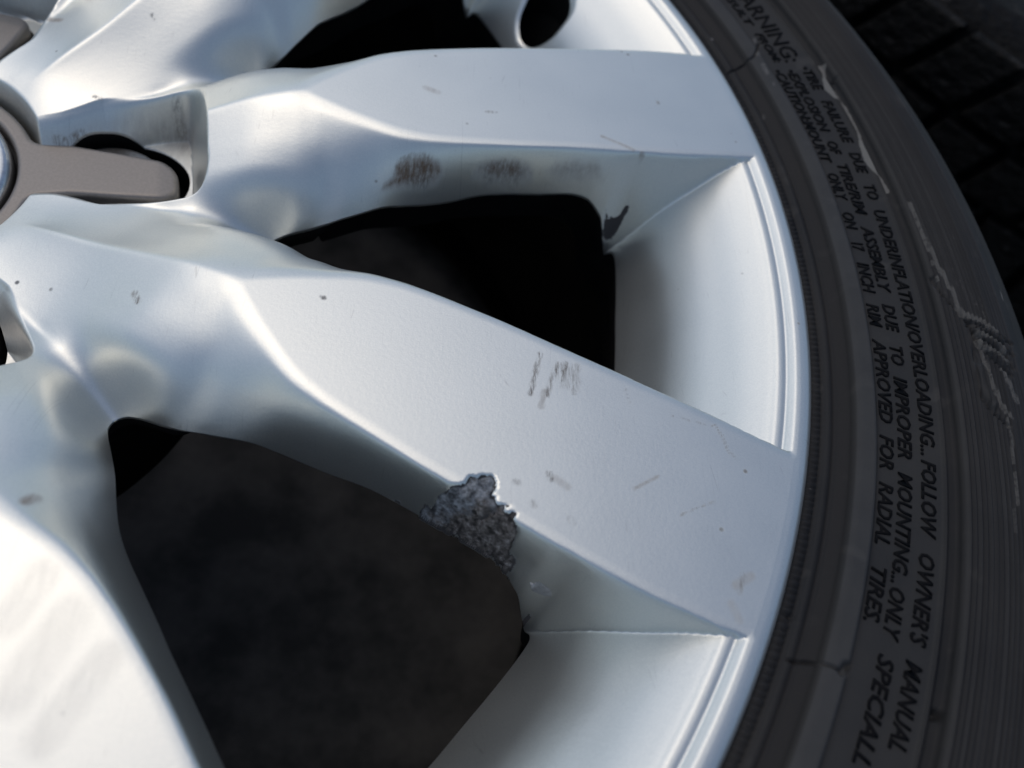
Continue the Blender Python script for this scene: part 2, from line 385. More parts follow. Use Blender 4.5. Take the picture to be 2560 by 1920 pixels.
def add_skirt(V, Z, faces, bnd, Ffun, steps):
    """walls below the clipped edge; steps(x,y) -> list of (inward mm, down mm)"""
    ids = sorted({v for e in bnd for v in e}); pos_ = {v: i for i, v in enumerate(ids)}
    P = V[ids]; e = 0.3
    gx = (Ffun(P[:, 0]+e, P[:, 1])-Ffun(P[:, 0]-e, P[:, 1]))/(2*e); gy = (Ffun(P[:, 0], P[:, 1]+e)-Ffun(P[:, 0], P[:, 1]-e))/(2*e)
    g = np.stack([gx, gy], 1); g /= np.linalg.norm(g, axis=1)[:, None]+1e-6
    prev = np.array(ids); nV = [V]; nZ = [Z]; cnt = len(V)
    for inn, dn in steps(P[:, 0], P[:, 1]):
        nV.append(P+g*inn[:, None]); nZ.append(Z[ids]-dn)
        cur = cnt+np.arange(len(ids)); cnt += len(ids)
        for a, b in bnd:
            faces.append([int(prev[pos_[a]]), int(cur[pos_[a]]), int(cur[pos_[b]]), int(prev[pos_[b]])])
        prev = cur
    return np.concatenate(nV), np.concatenate(nZ), faces

# the wheel is one thing: everything below is bolted, pressed or mounted on it
wheel = empty('car_wheel', (0, 0, -0.2), 'silver ten-spoke alloy wheel with scuffed paint and black tyre, lying face up', 'wheel')
WO = Vector((0, 0, 0.2))
def under(o, parent=wheel):
    o.parent = parent
    if parent is wheel: o.location = WO
    return o

# ---- small geometric correction so that every feature sits where it was measured: (design x,y) -> (measured x,y)
LM = []; LD = []
def landmark(px, z, ax, side, curve, w=1.0):
    P = at(px, z); r = np.hypot(*P.T); phi = np.degrees(np.arctan2(P[:, 1], P[:, 0])); chi = phi-ax; d = chi-side*curve(r)
    for i in range(len(px)):
        Pd = pc(np.array([r[i]]), np.array([ax+side*float(curve(r[i]))]))[0]; LM.append(Pd); LD.append((P[i]-Pd)*w)
A0, B0, C0 = AX0, AX0-36, AX0-72
landmark([(780, 452), (860, 442), (945, 434), (1086, 426), (1200, 424), (1280, 427)], -16, A0, -1, srP, .9)
landmark([(850, 285), (1000, 303), (1100, 310), (1300, 322), (1500, 330)], 0, A0, -1, crP, .9)
landmark([(760, 135), (900, 108), (1000, 103), (1250, 104), (1450, 107)], 0, A0, 1, crP, .9)
landmark([(800, 590), (1000, 660), (1200, 745), (1500, 880)], 0, B0, 1, crP, .9)
landmark([(598, 786), (703, 859), (778, 909), (950, 1020), (1200, 1170), (1400, 1285)], 0, B0, -1, crP, .9)
landmark([(480, 930), (590, 970), (700, 1020), (880, 1115), (1020, 1190)], -16, B0, -1, srP, .9)
landmark([(232, 1102), (246, 1136), (299, 1245), (352, 1354), (404, 1456), (457, 1554)], -16, C0, 1, srP, .9)
landmark([(123, 1192), (186, 1259), (260, 1368), (316, 1480), (373, 1586)], 0, C0, 1, crP, .6)
for a_ in range(-75, 70, 6): LM.append(pc(np.array([226.]), np.array([float(a_)]))[0]); LD.append((0, 0))
for k_ in range(-2, 3):
    for da in (-5, 0, 5): LM.append(pc(np.array([193.]), np.array([AX0-18+36*k_+da]))[0]); LD.append((0, 0))
for a_ in range(-100, 130, 15): LM.append(pc(np.array([62.]), np.array([float(a_)]))[0]); LD.append((0, 0))
for a_ in (62, 75, 90, -74, -90):
    for r_ in (100, 140, 180): LM.append(pc(np.array([float(r_)]), np.array([float(a_)]))[0]); LD.append((0, 0))
for px_, py_ in ((265, 931),): LM.append(at([(px_, py_)], -33)[0]); LD.append((0, 0))
LM = np.array(LM); LD = np.clip(np.array(LD), -6, 6)
WT = TPS(LM/100, LD, reg=0.06)
def warp(V, z=None):
    r = np.hypot(*V.T); f = (sstep(58, 80, r)*sstep(229, 222, r))*sstep(-95, -80, V[:, 1]-0*r-0*V[:, 0]+0) if False else sstep(58, 85, r)*sstep(229, 220, r)*(V[:, 0] > -20)
    return V + np.clip(WT(V/100), -6, 6)*f[:, None]

phis = np.concatenate([np.arange(-70, 62, 0.125), np.arange(62, 290, 0.6)])
rs = np.concatenate([np.arange(35, 222, 0.5), np.arange(222, 232.01, 0.3)]); rs[-1] = 232.0
V, faces, bnd = relief(rs, phis, face_F, face_z, closed=True)
Z = face_z(V[:, 0], V[:, 1])

def vnoise(x, y, s, seed):
    x = x/s; y = y/s; xi = np.floor(x).astype(int); yi = np.floor(y).astype(int); fx = x-xi; fy = y-yi
    def h(a, b): return np.modf(np.abs(np.sin(a*127.1+b*311.7+seed*74.7)*43758.5453))[0]
    fx = fx*fx*(3-2*fx); fy = fy*fy*(3-2*fy)
    return (h(xi, yi)*(1-fx)+h(xi+1, yi)*fx)*(1-fy)+(h(xi, yi+1)*(1-fx)+h(xi+1, yi+1)*fx)*fy
def jag(Q): return 1.7*(vnoise(Q[:, 0], Q[:, 1], 1.5, 3)-.5)+0.9*(vnoise(Q[:, 0], Q[:, 1], .7, 5)-.5)
# chip in the paint of the lower spoke (outline traced, sits on crest and flank)
chip_px = [(945, 1100), (933, 1128), (905, 1122), (938, 1150), (990, 1180), (1040, 1208), (1075, 1228), (1100, 1240), (1112, 1215), (1102, 1190), (1112, 1165), (1118, 1140), (1108, 1110), (1085, 1092),
           (1068, 1082), (1062, 1065), (1071, 1048), (1064, 1030), (1042, 1022), (1025, 1028), (1016, 1040), (995, 1040), (975, 1046), (962, 1060), (948, 1075)]
def hit(px, real=True):
    """photo point -> point on the wheel face (first crossing along the ray)"""
    px = np.asarray(px, float); out = np.zeros((len(px), 2)); done = np.zeros(len(px), bool); zo = np.zeros(len(px))
    for z in np.arange(1.0, -40, -0.1):
        P = at(px, z); P = P-(warp(P)-P); h = (face_z(P[:, 0], P[:, 1]) >= z) & (face_F(P[:, 0], P[:, 1]) > -0.4) & ~done
        out[h] = P[h]; zo[h] = z; done |= h
    P = at(px, -14.0); P = 2*P-warp(P); out[~done] = P[~done]; zo[~done] = -14
    return (warp(out), zo) if real else (out, zo)
chip_P = hit(chip_px, False)[0]
dchip = np.full(len(V), 99.0)
near = np.hypot(V[:, 0]-chip_P[:, 0].mean(), V[:, 1]-chip_P[:, 1].mean()) < 30
dchip[near] = sdf_poly(V[near], chip_P)+jag(V[near])
Z = Z - 1.5*sstep(0.2, -0.35, dchip)
nface = len(V)

def steps(x, y):
    r = np.hypot(x, y)
    u = sstep(106, 112, r)*sstep(193, 190, r)                 # spokes are undercut, web and rim panel go straight down
    hole = (r < 80)
    w_ = (r > 80)*(r < 112)*(1-u)
    return [(0.35*u+0.1*(1-u), 1.2+0*r), (2.5*u+1.2*(1-u), 3.0*u+6*(1-u)), (9*u+3*(1-u), 9*u+15*(1-u)-6*w_), (12*u+5*(1-u)+8*w_, 22-12*w_)]
nbase = len(faces); V2, Z2, faces = add_skirt(V, Z, faces, bnd, face_F, steps)
V2 = warp(V2, Z2)
face = mesh_obj('spoked_face', np.column_stack([V2, Z2]), faces, M_paint); under(face)
me = face.data
me.materials.append(M_back); mi = np.zeros(len(me.polygons), np.int32); mi[nbase+len(bnd):] = 1; me.polygons.foreach_set('material_index', mi)
def surf_normals(x, y, zf, e=0.22):
    nx = -(zf(x+e, y)-zf(x-e, y))/(2*e); ny = -(zf(x, y+e)-zf(x, y-e))/(2*e); n = np.stack([nx, ny, np.ones_like(nx)], 1)
    return n/np.linalg.norm(n, axis=1)[:, None]
nn = np.zeros((len(V2), 3)); nn[:nface] = surf_normals(V[:, 0], V[:, 1], face_z)
nn[:nface][dchip < 1.2] = 0
me.normals_split_custom_set_from_vertices(nn.tolist())

# ---- grime, dust and chips as painted masks
def seg_dist(Q, P):
    d = np.full(len(Q), 1e9)
    for i in range(max(1, len(P)-1)):
        a = P[i]; b = P[min(i+1, len(P)-1)]; ab = b-a; t = np.clip(((Q-a)@ab)/(ab@ab+1e-9), 0, 1)
        d = np.minimum(d, np.hypot(*(Q-a-t[:, None]*ab).T))
    return d
def mark(arr, px, w, s, zoff=None):
    P = hit(px)[0]; lo = P.min(0)-w*3; hi = P.max(0)+w*3
    k = np.where((V2[:, 0] > lo[0]) & (V2[:, 0] < hi[0]) & (V2[:, 1] > lo[1]) & (V2[:, 1] < hi[1]))[0]
    if len(k) == 0: return
    arr[k] = np.maximum(arr[k], s*sstep(w, w*0.35, seg_dist(V2[k], P)))
def area(arr, px, s, soft=0.8):
    P = hit(px)[0]; lo = P.min(0)-3; hi = P.max(0)+3
    k = np.where((V2[:, 0] > lo[0]) & (V2[:, 0] < hi[0]) & (V2[:, 1] > lo[1]) & (V2[:, 1] < hi[1]))[0]
    if len(k): arr[k] = np.maximum(arr[k], s*sstep(soft*0.3, -soft, sdf_poly(V2[k], P)))
grime = np.zeros(len(V2)); dust = np.zeros(len(V2)); chipm = np.zeros(len(V2))
mark(grime, [(1166, 765), (1156, 805), (1146, 852)], 0.75, 1.0)
mark(grime, [(1206, 786), (1196, 812), (1180, 855)], 0.8, 0.8)
mark(grime, [(1222, 785), (1213, 822)], 0.8, 1.0)
area(grime, [(1200, 780), (1258, 795), (1252, 850), (1205, 840)], 0.35)
mark(grime, [(1244, 792), (1238, 812), (1246, 826)], 1.3, 0.5); mark(grime, [(1238, 835), (1240, 850)], 0.7, 0.6)
mark(dust, [(1176, 845), (1168, 880)], 0.8, 0.5)
mark(grime, [(290, 632), (298, 652)], 0.9, 0.9); mark(grime, [(698, 642), (699, 644)], 0.7, 1.3)
mark(dust, [(108, 42), (130, 44)], 1.3, 0.8); mark(grime, [(328, 32), (334, 42)], 0.5, 1.0)
mark(grime, [(204, 208), (220, 216)], 0.6, 0.8)
mark(dust, [(60, 1082), (75, 1076)], 1.5, 0.7)
mark(grime, [(1186, 1022), (1190, 1036)], 0.8, 0.8); mark(grime, [(1112, 1040), (1118, 1043)], 0.9, 0.6)
mark(grime, [(1150, 1086), (1154, 1092)], 1.0, 0.45); mark(grime, [(1231, 1120), (1237, 1130)], 0.8, 0.5); mark(dust, [(1200, 1034), (1225, 1052)], 1.2, 0.3)
mark(grime, [(1543, 918), (1560, 944), (1572, 974), (1588, 990)], 0.30, 0.9); mark(grime, [(1450, 898), (1540, 922)], 0.2, 0.6)
mark(grime, [(1350, 838), (1360, 872)], 0.22, 0.5); mark(grime, [(1412, 835), (1420, 852)], 0.22, 0.5)
mark(grime, [(1468, 1114), (1500, 1100), (1540, 1085)], 0.3, 0.6); mark(dust, [(1370, 1056), (1420, 1030)], 0.5, 0.5)
mark(grime, [(1607, 1242), (1598, 1280)], 0.8, 0.45); mark(dust, [(1588, 1265), (1622, 1245)], 1.3, 0.35); mark(dust, [(1580, 1305), (1596, 1340)], 1.2, 0.35)
mark(grime, [(1052, 242), (1070, 243)], 0.7, 0.6); mark(grime, [(1420, 220), (1422, 224)], 0.6, 1.0); mark(dust, [(920, 190), (945, 200)], 1.3, 0.35)
mark(dust, [(1384, 334), (1388, 335)], 0.7, 0.8); mark(dust, [(1300, 295), (1370, 325)], 0.7, 0.5)
for pts in ([(848, 380), (855, 352), (880, 338), (915, 335), (945, 345), (958, 365), (955, 385), (940, 405), (820, 415), (828, 396)],
            [(1016, 385), (1024, 360), (1050, 343), (1100, 340), (1140, 352), (1152, 372), (1150, 392), (1120, 402), (1060, 398)],
            [(1180, 372), (1196, 352), (1225, 342), (1290, 345), (1305, 395), (1240, 400), (1190, 398)]):
    area(dust, pts, 1.1 if pts[0][0] < 1100 else 0.7, 1.0)
mark(grime, [(852, 372), (862, 350), (890, 338), (930, 338)], 0.7, 0.5); mark(grime, [(880, 372), (920, 378)], 1.6, 0.8); mark(grime, [(1050, 372), (1090, 366), (1120, 380)], 0.9, 0.6)
area(chipm, [(1296, 440), (1320, 455), (1342, 452), (1357, 426), (1369, 430), (1354, 468), (1340, 490), (1330, 512), (1318, 530), (1294, 525)], 1.1, 1.0)
area(chipm, [(1118, 1235), (1135, 1262), (1128, 1275), (1085, 1240), (1050, 1222), (1060, 1210)], 0.9, 1.2)
area(dust, [(1110, 1215), (1150, 1230), (1195, 1262), (1185, 1290), (1150, 1285), (1128, 1262)], 0.25, 1.5)
mark(chipm, [(1133, 1338), (1138, 1342)], 0.5, 0.8); mark(chipm, [(845, 1103), (856, 1108)], 0.8, 0.8)
area(dust, [(345, 225), (412, 232), (418, 300), (375, 330), (300, 270)], 0.45, 3.0)
mark(grime, [(120, 303), (150, 309), (180, 290)], 1.2, 0.7); mark(grime, [(60, 250), (95, 285)], 0.5, 0.25); mark(grime, [(385, 245), (390, 275)], 2.0, 0.5)
for pts_, w_ in (([(30, 1500), (150, 1330)], 5), ([(90, 1600), (230, 1420)], 4), ([(20, 1340), (90, 1240)], 4)): mark(dust, pts_, w_, 0.10)
rv = np.hypot(V2[:, 0], V2[:, 1]); _, bv = fold(np.degrees(np.arctan2(V[:, 1], V[:, 0]))); bv = np.concatenate([bv, np.full(len(V2)-nface, 99.0)])
px_, py_ = rv*np.cos(np.radians(bv)), rv*np.sin(np.radians(bv)); pin = np.zeros(len(V2)); kp = (rv < 82) & (rv > 36) & (bv < 90); pin[kp] = sstep(-1.0, -4.0, pocket_sdf(px_[kp], py_[kp]))
dust = np.maximum(dust, pin*(0.22+0.55*sstep(64, 74, px_)*sstep(9, 15, np.abs(py_))))
dust = np.maximum(dust, 0.22*sstep(230.9, 231.9, rv)*(rv < 240))
dc2 = np.full(len(V2), 99.0); dc2[:nface] = dchip
chipm = np.maximum(chipm, 0.9*sstep(0.35, -0.1, dc2))
for nm, arr in (('grime', grime), ('dust', dust), ('chip', chipm)):
    a = me.attributes.new(nm, 'FLOAT', 'POINT'); a.data.foreach_set('value', arr.astype(np.float32))

# ---- corroded bare metal inside the chip: its own rough little surface
def corroded_mat():
    m, nt, b = new_mat('corroded_alloy'); co = coords(nt); L = nt.links.new
    n1 = noise(nt, co, 650.0, 7.0, 0.78); n2 = noise(nt, co, 190.0, 4.0, 0.65); n3 = noise(nt, co, 520.0, 6.0, 0.75)
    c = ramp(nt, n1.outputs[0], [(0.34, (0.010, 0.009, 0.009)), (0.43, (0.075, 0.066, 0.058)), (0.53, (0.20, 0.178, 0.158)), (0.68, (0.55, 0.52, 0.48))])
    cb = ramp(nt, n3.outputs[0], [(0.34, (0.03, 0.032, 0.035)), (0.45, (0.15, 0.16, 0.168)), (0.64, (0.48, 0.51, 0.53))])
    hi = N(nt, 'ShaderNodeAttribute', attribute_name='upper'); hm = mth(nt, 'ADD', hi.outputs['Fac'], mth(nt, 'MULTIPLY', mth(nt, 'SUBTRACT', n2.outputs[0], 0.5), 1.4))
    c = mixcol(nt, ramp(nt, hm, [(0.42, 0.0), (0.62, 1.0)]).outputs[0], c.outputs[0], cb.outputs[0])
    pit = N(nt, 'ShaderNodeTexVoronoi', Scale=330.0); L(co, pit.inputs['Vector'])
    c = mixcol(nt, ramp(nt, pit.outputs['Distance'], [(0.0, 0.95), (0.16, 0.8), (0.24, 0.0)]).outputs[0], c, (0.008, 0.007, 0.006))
    ed = N(nt, 'ShaderNodeAttribute', attribute_name='rim_dark'); c = mixcol(nt, ed.outputs['Fac'], c, (0.012, 0.01, 0.009))  # dark patch edge, painted in as the shadow of the paint step
    L(c, b.inputs['Base Color']); b.inputs['Roughness'].default_value = 0.75; b.inputs['Metallic'].default_value = 0.15
    L(bump(nt, n1.outputs[0], 1.0, 0.0012), b.inputs['Normal']); return m
ctr = chip_P.mean(0); gx, gy = np.meshgrid(np.arange(ctr[0]-20, ctr[0]+20, .2), np.arange(ctr[1]-20, ctr[1]+20, .2), indexing='ij')
Q = np.stack([gx.ravel(), gy.ravel()], 1); dq = sdf_poly(Q, chip_P) + jag(Q)
ff = face_F(Q[:, 0], Q[:, 1]); keep = ((dq < 0.7) & (ff > -0.1)).reshape(gx.shape)
zq = (face_z(Q[:, 0], Q[:, 1]) - 0.5 + 0.9*(vnoise(Q[:, 0], Q[:, 1], 2.1, 1)-.5) + 0.8*(vnoise(Q[:, 0], Q[:, 1], .9, 2)-.5) - 1.2*sstep(.78, .95, vnoise(Q[:, 0], Q[:, 1], 1.3, 9)) - 0.5*sstep(0.1, 0.7, dq)).reshape(gx.shape)
idx = np.full(keep.shape, -1); idx[keep] = np.arange(keep.sum())
c4 = keep[:-1, :-1] & keep[1:, :-1] & keep[1:, 1:] & keep[:-1, 1:]
fq = np.stack([idx[:-1, :-1][c4], idx[1:, :-1][c4], idx[1:, 1:][c4], idx[:-1, 1:][c4]], 1)
Qk = warp(Q[keep.ravel()], 0)
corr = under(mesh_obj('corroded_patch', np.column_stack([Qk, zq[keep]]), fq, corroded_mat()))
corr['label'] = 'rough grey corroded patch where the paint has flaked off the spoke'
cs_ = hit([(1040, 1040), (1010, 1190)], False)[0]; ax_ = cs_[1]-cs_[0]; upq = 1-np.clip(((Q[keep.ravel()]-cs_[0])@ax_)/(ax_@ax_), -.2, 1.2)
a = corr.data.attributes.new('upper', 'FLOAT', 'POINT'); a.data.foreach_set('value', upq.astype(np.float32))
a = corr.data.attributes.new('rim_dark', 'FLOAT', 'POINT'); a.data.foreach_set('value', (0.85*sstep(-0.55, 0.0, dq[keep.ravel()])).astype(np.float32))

# ---- loose flake of lacquer beside the corrosion
fpx = [(1138, 1256), (1150, 1262), (1160, 1254), (1172, 1262), (1190, 1276), (1193, 1290), (1176, 1288), (1160, 1282), (1148, 1276)]
fP, fz = hit(fpx); fc_ = fP.mean(0); fv = []; ff_ = []
for k_, q_ in ((1.0, .15), (0.66, .75), (0.33, .95)):
    for i in range(len(fP)): w_ = fc_+(fP[i]-fc_)*k_; fv.append((w_[0], w_[1], fz[i]*k_+fz.mean()*(1-k_)+q_+0.15*math.sin(i*2.3)))
fv.append((fc_[0], fc_[1], fz.mean()+1.0)); nF = len(fP)
for l in range(2):
    for i in range(nF): ff_.append((l*nF+i, l*nF+(i+1) % nF, (l+1)*nF+(i+1) % nF, (l+1)*nF+i))
for i in range(nF): ff_.append((2*nF+i, 2*nF+(i+1) % nF, 3*nF))
under(mesh_obj('paint_flake', fv, ff_, simple('lifted_lacquer', (0.42, 0.42, 0.40), 0.3, 0.45, 700.0, (0.26, 0.25, 0.23))))['label'] = 'pale curled flake of peeling lacquer'

# ---- barrel and hub behind the face
def revolve(name, prof, mat, n=256, parent=None, smooth=True, a0=0.0, a1=360.0):
    prof = np.array(prof, float); full_ = abs(a1-a0-360) < 1e-6
    ang = np.radians(np.linspace(a0, a1, n, endpoint=not full_)); m = len(prof)
    V = np.stack([np.outer(np.cos(ang), prof[:, 0]), np.outer(np.sin(ang), prof[:, 0]), np.tile(prof[:, 1], (n, 1))], -1).reshape(-1, 3)
    F = []
    for i in range(n if full_ else n-1):
        j = (i+1) % n
        for k in range(m-1): F.append((i*m+k, j*m+k, j*m+k+1, i*m+k+1))
    return mesh_obj(name, V, F, mat, parent, smooth)
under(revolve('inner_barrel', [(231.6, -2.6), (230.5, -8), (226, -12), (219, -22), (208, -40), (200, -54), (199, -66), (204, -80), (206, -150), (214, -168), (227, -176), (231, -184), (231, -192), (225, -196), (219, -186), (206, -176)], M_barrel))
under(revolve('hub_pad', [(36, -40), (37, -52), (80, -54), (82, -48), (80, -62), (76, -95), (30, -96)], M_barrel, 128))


# ---- centre cap: spider with five legs, chrome button
def leg_d(x, y):
    y = y + 0.17*np.maximum(x-44, 0) - 0.6
    hw = np.interp(x, [20, 40, 55, 69], [11.0, 9.2, 8.2, 6.9]); rr = 5.2
    qx = np.abs(x-35)-(34.3-rr); qy = np.abs(y)-(hw-rr)
    return np.hypot(np.maximum(qx, 0), np.maximum(qy, 0)) + np.minimum(np.maximum(qx, qy), 0) - rr
def cap_F(x, y):
    r = np.hypot(x, y); _, b = fold(np.degrees(np.arctan2(y, x))); t = np.radians(b)
    d = leg_d(r*np.cos(t), r*np.sin(t)); d = smin(d, r-35.6, 3.0)
    return np.minimum(-d, r-31.0)
def cap_z(x, y):
    r = np.hypot(x, y); F = cap_F(x, y); R_ = 1.4; t = np.clip(1-F/R_, 0, 1)
    return -26.6 - R_*(1-np.sqrt(1-t*t+1e-9))*0.9 - 0.012*np.maximum(r-45, 0) - 0.5*sstep(64, 70, r)
Vc, fc, bc = relief(np.arange(30.6, 71, .35), np.arange(0, 360, .4), cap_F, cap_z, True)
Zc = cap_z(Vc[:, 0], Vc[:, 1])
Vc, Zc, fc = add_skirt(Vc, Zc, fc, bc, cap_F, lambda x, y: [(0*x, 3.0+0*x), (1.0+0*x, 5.0+0*x)])
cap = under(mesh_obj('centre_cap', np.column_stack([Vc, Zc]), fc, M_taupe))
cap['label'] = 'grey five-armed centre cap'
btn = revolve('chrome_button', [(0, -27.2), (18, -27.2), (24.3, -27.0), (25.6, -26.2), (26.6, -25.2), (28.2, -25.0), (29.4, -25.7), (30.1, -27.2), (30.2, -32)], M_chrome, 160, cap)
revolve('gap_ring', [(30.2, -31.5), (31.4, -31.5)], M_black, 120, cap)
# ---- lug bolts
def bolt():
    p = [(0, -29.6), (6.2, -29.6), (6.8, -30.0), (11.8, -30.2), (12.9, -30.8), (13.4, -32.0), (13.4, -42), (12, -48)]
    return p
b0 = None
for k in range(5):
    t = math.radians(AX0+72*k)
    if b0 is None: b0 = revolve('lug_bolt', bolt(), M_bolt, 64); o = b0
    else: o = b0.copy(); C.objects.link(o)
    o.parent = wheel; o.location = WO + Vector((52.5*MM*math.cos(t), 52.5*MM*math.sin(t), 0)); o.rotation_euler = (0, 0, t)
under(revolve('hub_plate', [(0, -47), (78, -47)], M_black, 96))

vs_ = revolve('valve_stem', [(0, 8), (2.2, 8), (3.2, 6), (3.4, -2), (4.6, -6), (5.2, -16), (6.5, -22), (6.5, -26)], M_black, 48, wheel)
vs_.location = WO + Vector((VC[0]*MM*1.005, VC[1]*MM*1.005, -0.046)); vs_.rotation_euler = (0, math.radians(-18), math.radians(34))
# ------------------------------------------------------------------ tyre
TP = np.array([(229.8, -6), (231.2, -3.2), (232.6, -2.2), (234.2, -1.9), (234.7, -2.6), (235.2, -1.4), (236.6, -0.9), (237.1, -1.5), (237.6, -0.7), (239.6, 0.4), (240.2, 1.0), (240.6, 2.4), (242, 2.9), (244.9, 3.5),
               (245.3, 2.9), (247.0, 3.3), (252, 4.4), (256, 5.5), (258.6, 6.2), (259.2, 6.9), (259.8, 6.2), (260.4, 5.2), (262.2, 5.6), (262.8, 7.4)])
rib = []
for i, r in enumerate(np.arange(263.2, 281, 0.36)):
    base = 7.9 - 0.012*(r-272)**2 + 0.9; amp = 0.30 if r < 276 else 0.18
    rib.append((r, base + amp*(1 if i % 3 == 1 else (-1 if i % 3 == 0 else 0.1))))
TP = np.concatenate([TP, np.array(rib), np.array([*[(r_, float(np.interp(r_, [281, 284, 284.5, 287, 290, 293, 296, 299, 302, 303, 303.4, 304], [8.1, 7.2, 6.7, 5.4, 3.4, 0.9, -2.4, -6.4, -11, -13.2, -15, -16.5]))) for r_ in np.arange(281.2, 304, 0.45)], (306, -21), (309, -30), (311.5, -42), (312.5, -60), (312.5, -140), (309, -165), (300, -186), (280, -200), (250, -203), (232, -198)])])
_d = [TP[0]]
for a_, b_ in zip(TP[:-1], TP[1:]):
    nsub = max(1, int(math.ceil((b_[0]-a_[0])/0.5))) if 236 < a_[0] < 304 and b_[0] > a_[0] else 1
    _d += [a_+(b_-a_)*(q_+1)/nsub for q_ in range(nsub)]
TP = np.array(_d)
NA = 1500
angs = np.radians(np.concatenate([np.linspace(-62, 40, 1150, endpoint=False), np.linspace(40, 298, 350, endpoint=False)]))
A_, R_ = np.meshgrid(angs, TP[:, 0], indexing='ij'); Zt = np.tile(TP[:, 1], (len(angs), 1)).copy()
X_, Y_ = R_*np.cos(A_), R_*np.sin(A_)
# serrated ring against the rim
Zt += np.where((R_ > 232.4) & (R_ < 234.4), 0.22*np.sign(np.sin(A_*900)), 0)
NI = int(np.argmax(TP[:, 0] >= 312.4)); 
def tz(r): return np.interp(r, TP[:NI, 0], TP[:NI, 1])
def hit_t(px):
    px = np.asarray(px, float); z = np.full(len(px), 5.0)
    for _ in range(8):
        P = np.array([at(px[i:i+1], z[i])[0] for i in range(len(px))]); z = .5*z+.5*np.clip(tz(np.hypot(*P.T)), -60, 9)
    return np.array([at(px[i:i+1], z[i])[0] for i in range(len(px))])
TXY = np.stack([X_.ravel(), Y_.ravel()], 1); Zf = Zt.ravel()
def tnear(P, w):
    lo = P.min(0)-w*3; hi = P.max(0)+w*3
    return np.where((TXY[:, 0] > lo[0]) & (TXY[:, 0] < hi[0]) & (TXY[:, 1] > lo[1]) & (TXY[:, 1] < hi[1]))[0]
scrape = np.zeros(len(TXY)); brown = np.zeros(len(TXY))
def tscr(px, w, s, cutd=0.0):
    P = hit_t(px); k = tnear(P, w+2); d = seg_dist(TXY[k], P)
    scrape[k] = np.maximum(scrape[k], s*sstep(w, w*.4, d))
    if cutd: Zf[k] -= cutd*sstep(w*1.2, 0, d)
def tcut(px, w, dp):
    P = hit_t(px); k = tnear(P, w+2); Zf[k] -= dp*sstep(w, 0, seg_dist(TXY[k], P))
def tlift(px, w, dp):
    P = hit_t(px); k = tnear(P, w+2); Zf[k] += dp*sstep(w, w*.2, seg_dist(TXY[k], P))
tscr([(1772, 148), (1790, 190), (1822, 235), (1850, 290), (1876, 345), (1898, 390), (1912, 412)], 1.5, 1.5)
tscr([(1800, 200), (1830, 250)], 1.6, 0.55)
tscr([(1965, 440), (1978, 468), (1990, 498), (2004, 528), (2014, 548)], 1.3, 0.8)
tscr([(2012, 545), (2026, 572), (2042, 602), (2058, 634), (2066, 655), (2078, 678)], 1.1, 1.0)
tscr([(2078, 678), (2100, 686), (2125, 699), (2150, 716)], 1.6, 0.95)
tscr([(2112, 722), (2135, 728), (2158, 745), (2168, 762)], 1.3, 0.75)
tscr([(2128, 752), (2150, 764), (2172, 786)], 1.1, 0.65)
tscr([(2112, 735), (2122, 765), (2131, 790), (2136, 812)], 0.9, 0.8)
tscr([(2140, 812), (2148, 835), (2160, 862), (2168, 890)], 1.1, 0.8); tscr([(2166, 800), (2182, 836), (2196, 868)], 1.3, 0.8); tscr([(2150, 850), (2172, 880), (2186, 902)], .8, .9)
tscr([(2178, 905), (2186, 950), (2190, 1000)], .8, .75); tscr([(2192, 1020), (2195, 1060), (2197, 1090)], .6, .7); tscr([(2188, 1100), (2192, 1150)], .6, .5)
tscr([(2146, 590), (2158, 625), (2166, 650)], .5, .6); tscr([(2190, 612), (2206, 650), (2212, 680)], 1.6, .55); tscr([(2163, 560), (2176, 600)], .9, .45)
for i in range(8):
    xa, ya = 2058+9.5*i+random.uniform(-3, 3), 588+9*i+random.uniform(-14, 10); tscr([(xa, ya), (xa+10, ya+26+random.uniform(0, 22))], .25, .55)
for i in range(4): tscr([(1988+12*i, 500+32*i), (1992+12*i, 510+32*i)], .5, .6)
# torn rubber flaps below the scrape: cuts that sweep outwards with lifted lips between them
for pts, w_, d_ in (([(2016, 600), (2034, 632), (2058, 662), (2086, 690), (2118, 706), (2150, 718), (2184, 742)], 0.8, 1.5), ([(2084, 692), (2108, 706), (2138, 726), (2164, 744), (2186, 768)], 0.8, 1.5),
                    ([(2092, 702), (2112, 728), (2140, 748), (2170, 768), (2190, 796)], 0.8, 1.4), ([(2100, 712), (2120, 750), (2148, 780), (2186, 812)], 0.7, 1.2),
                    ([(2094, 700), (2104, 742), (2110, 780), (2112, 820), (2124, 858), (2148, 892), (2180, 920)], 0.8, 1.2), ([(2106, 726), (2122, 772), (2136, 806)], .6, 1.0)):
    tcut(pts, w_, d_)
for pts in ([(2100, 698), (2130, 712), (2160, 732)], [(2110, 714), (2140, 734), (2168, 756)], [(2114, 738), (2142, 762), (2172, 784)], [(2112, 790), (2122, 832), (2146, 872)]): tlift(pts, 1.7, .7)
tcut([(1576, 156), (1608, 140), (1630, 122), (1640, 95)], 0.55, 1.3); tcut([(1705, 1428), (1750, 1432), (1800, 1440), (1815, 1447)], 0.5, 1.3); tcut([(1822, 1452), (1832, 1436)], 1.1, 1.6)
tcut([(1695, 1340), (1706, 1330)], 1.1, 1.0); tcut([(2015, 1548), (2022, 1544)], 1.3, 1.6); tcut([(1800, 180), (1806, 168)], .8, 1.0)
P0 = hit_t([(1640, 120), (1665, 160)])
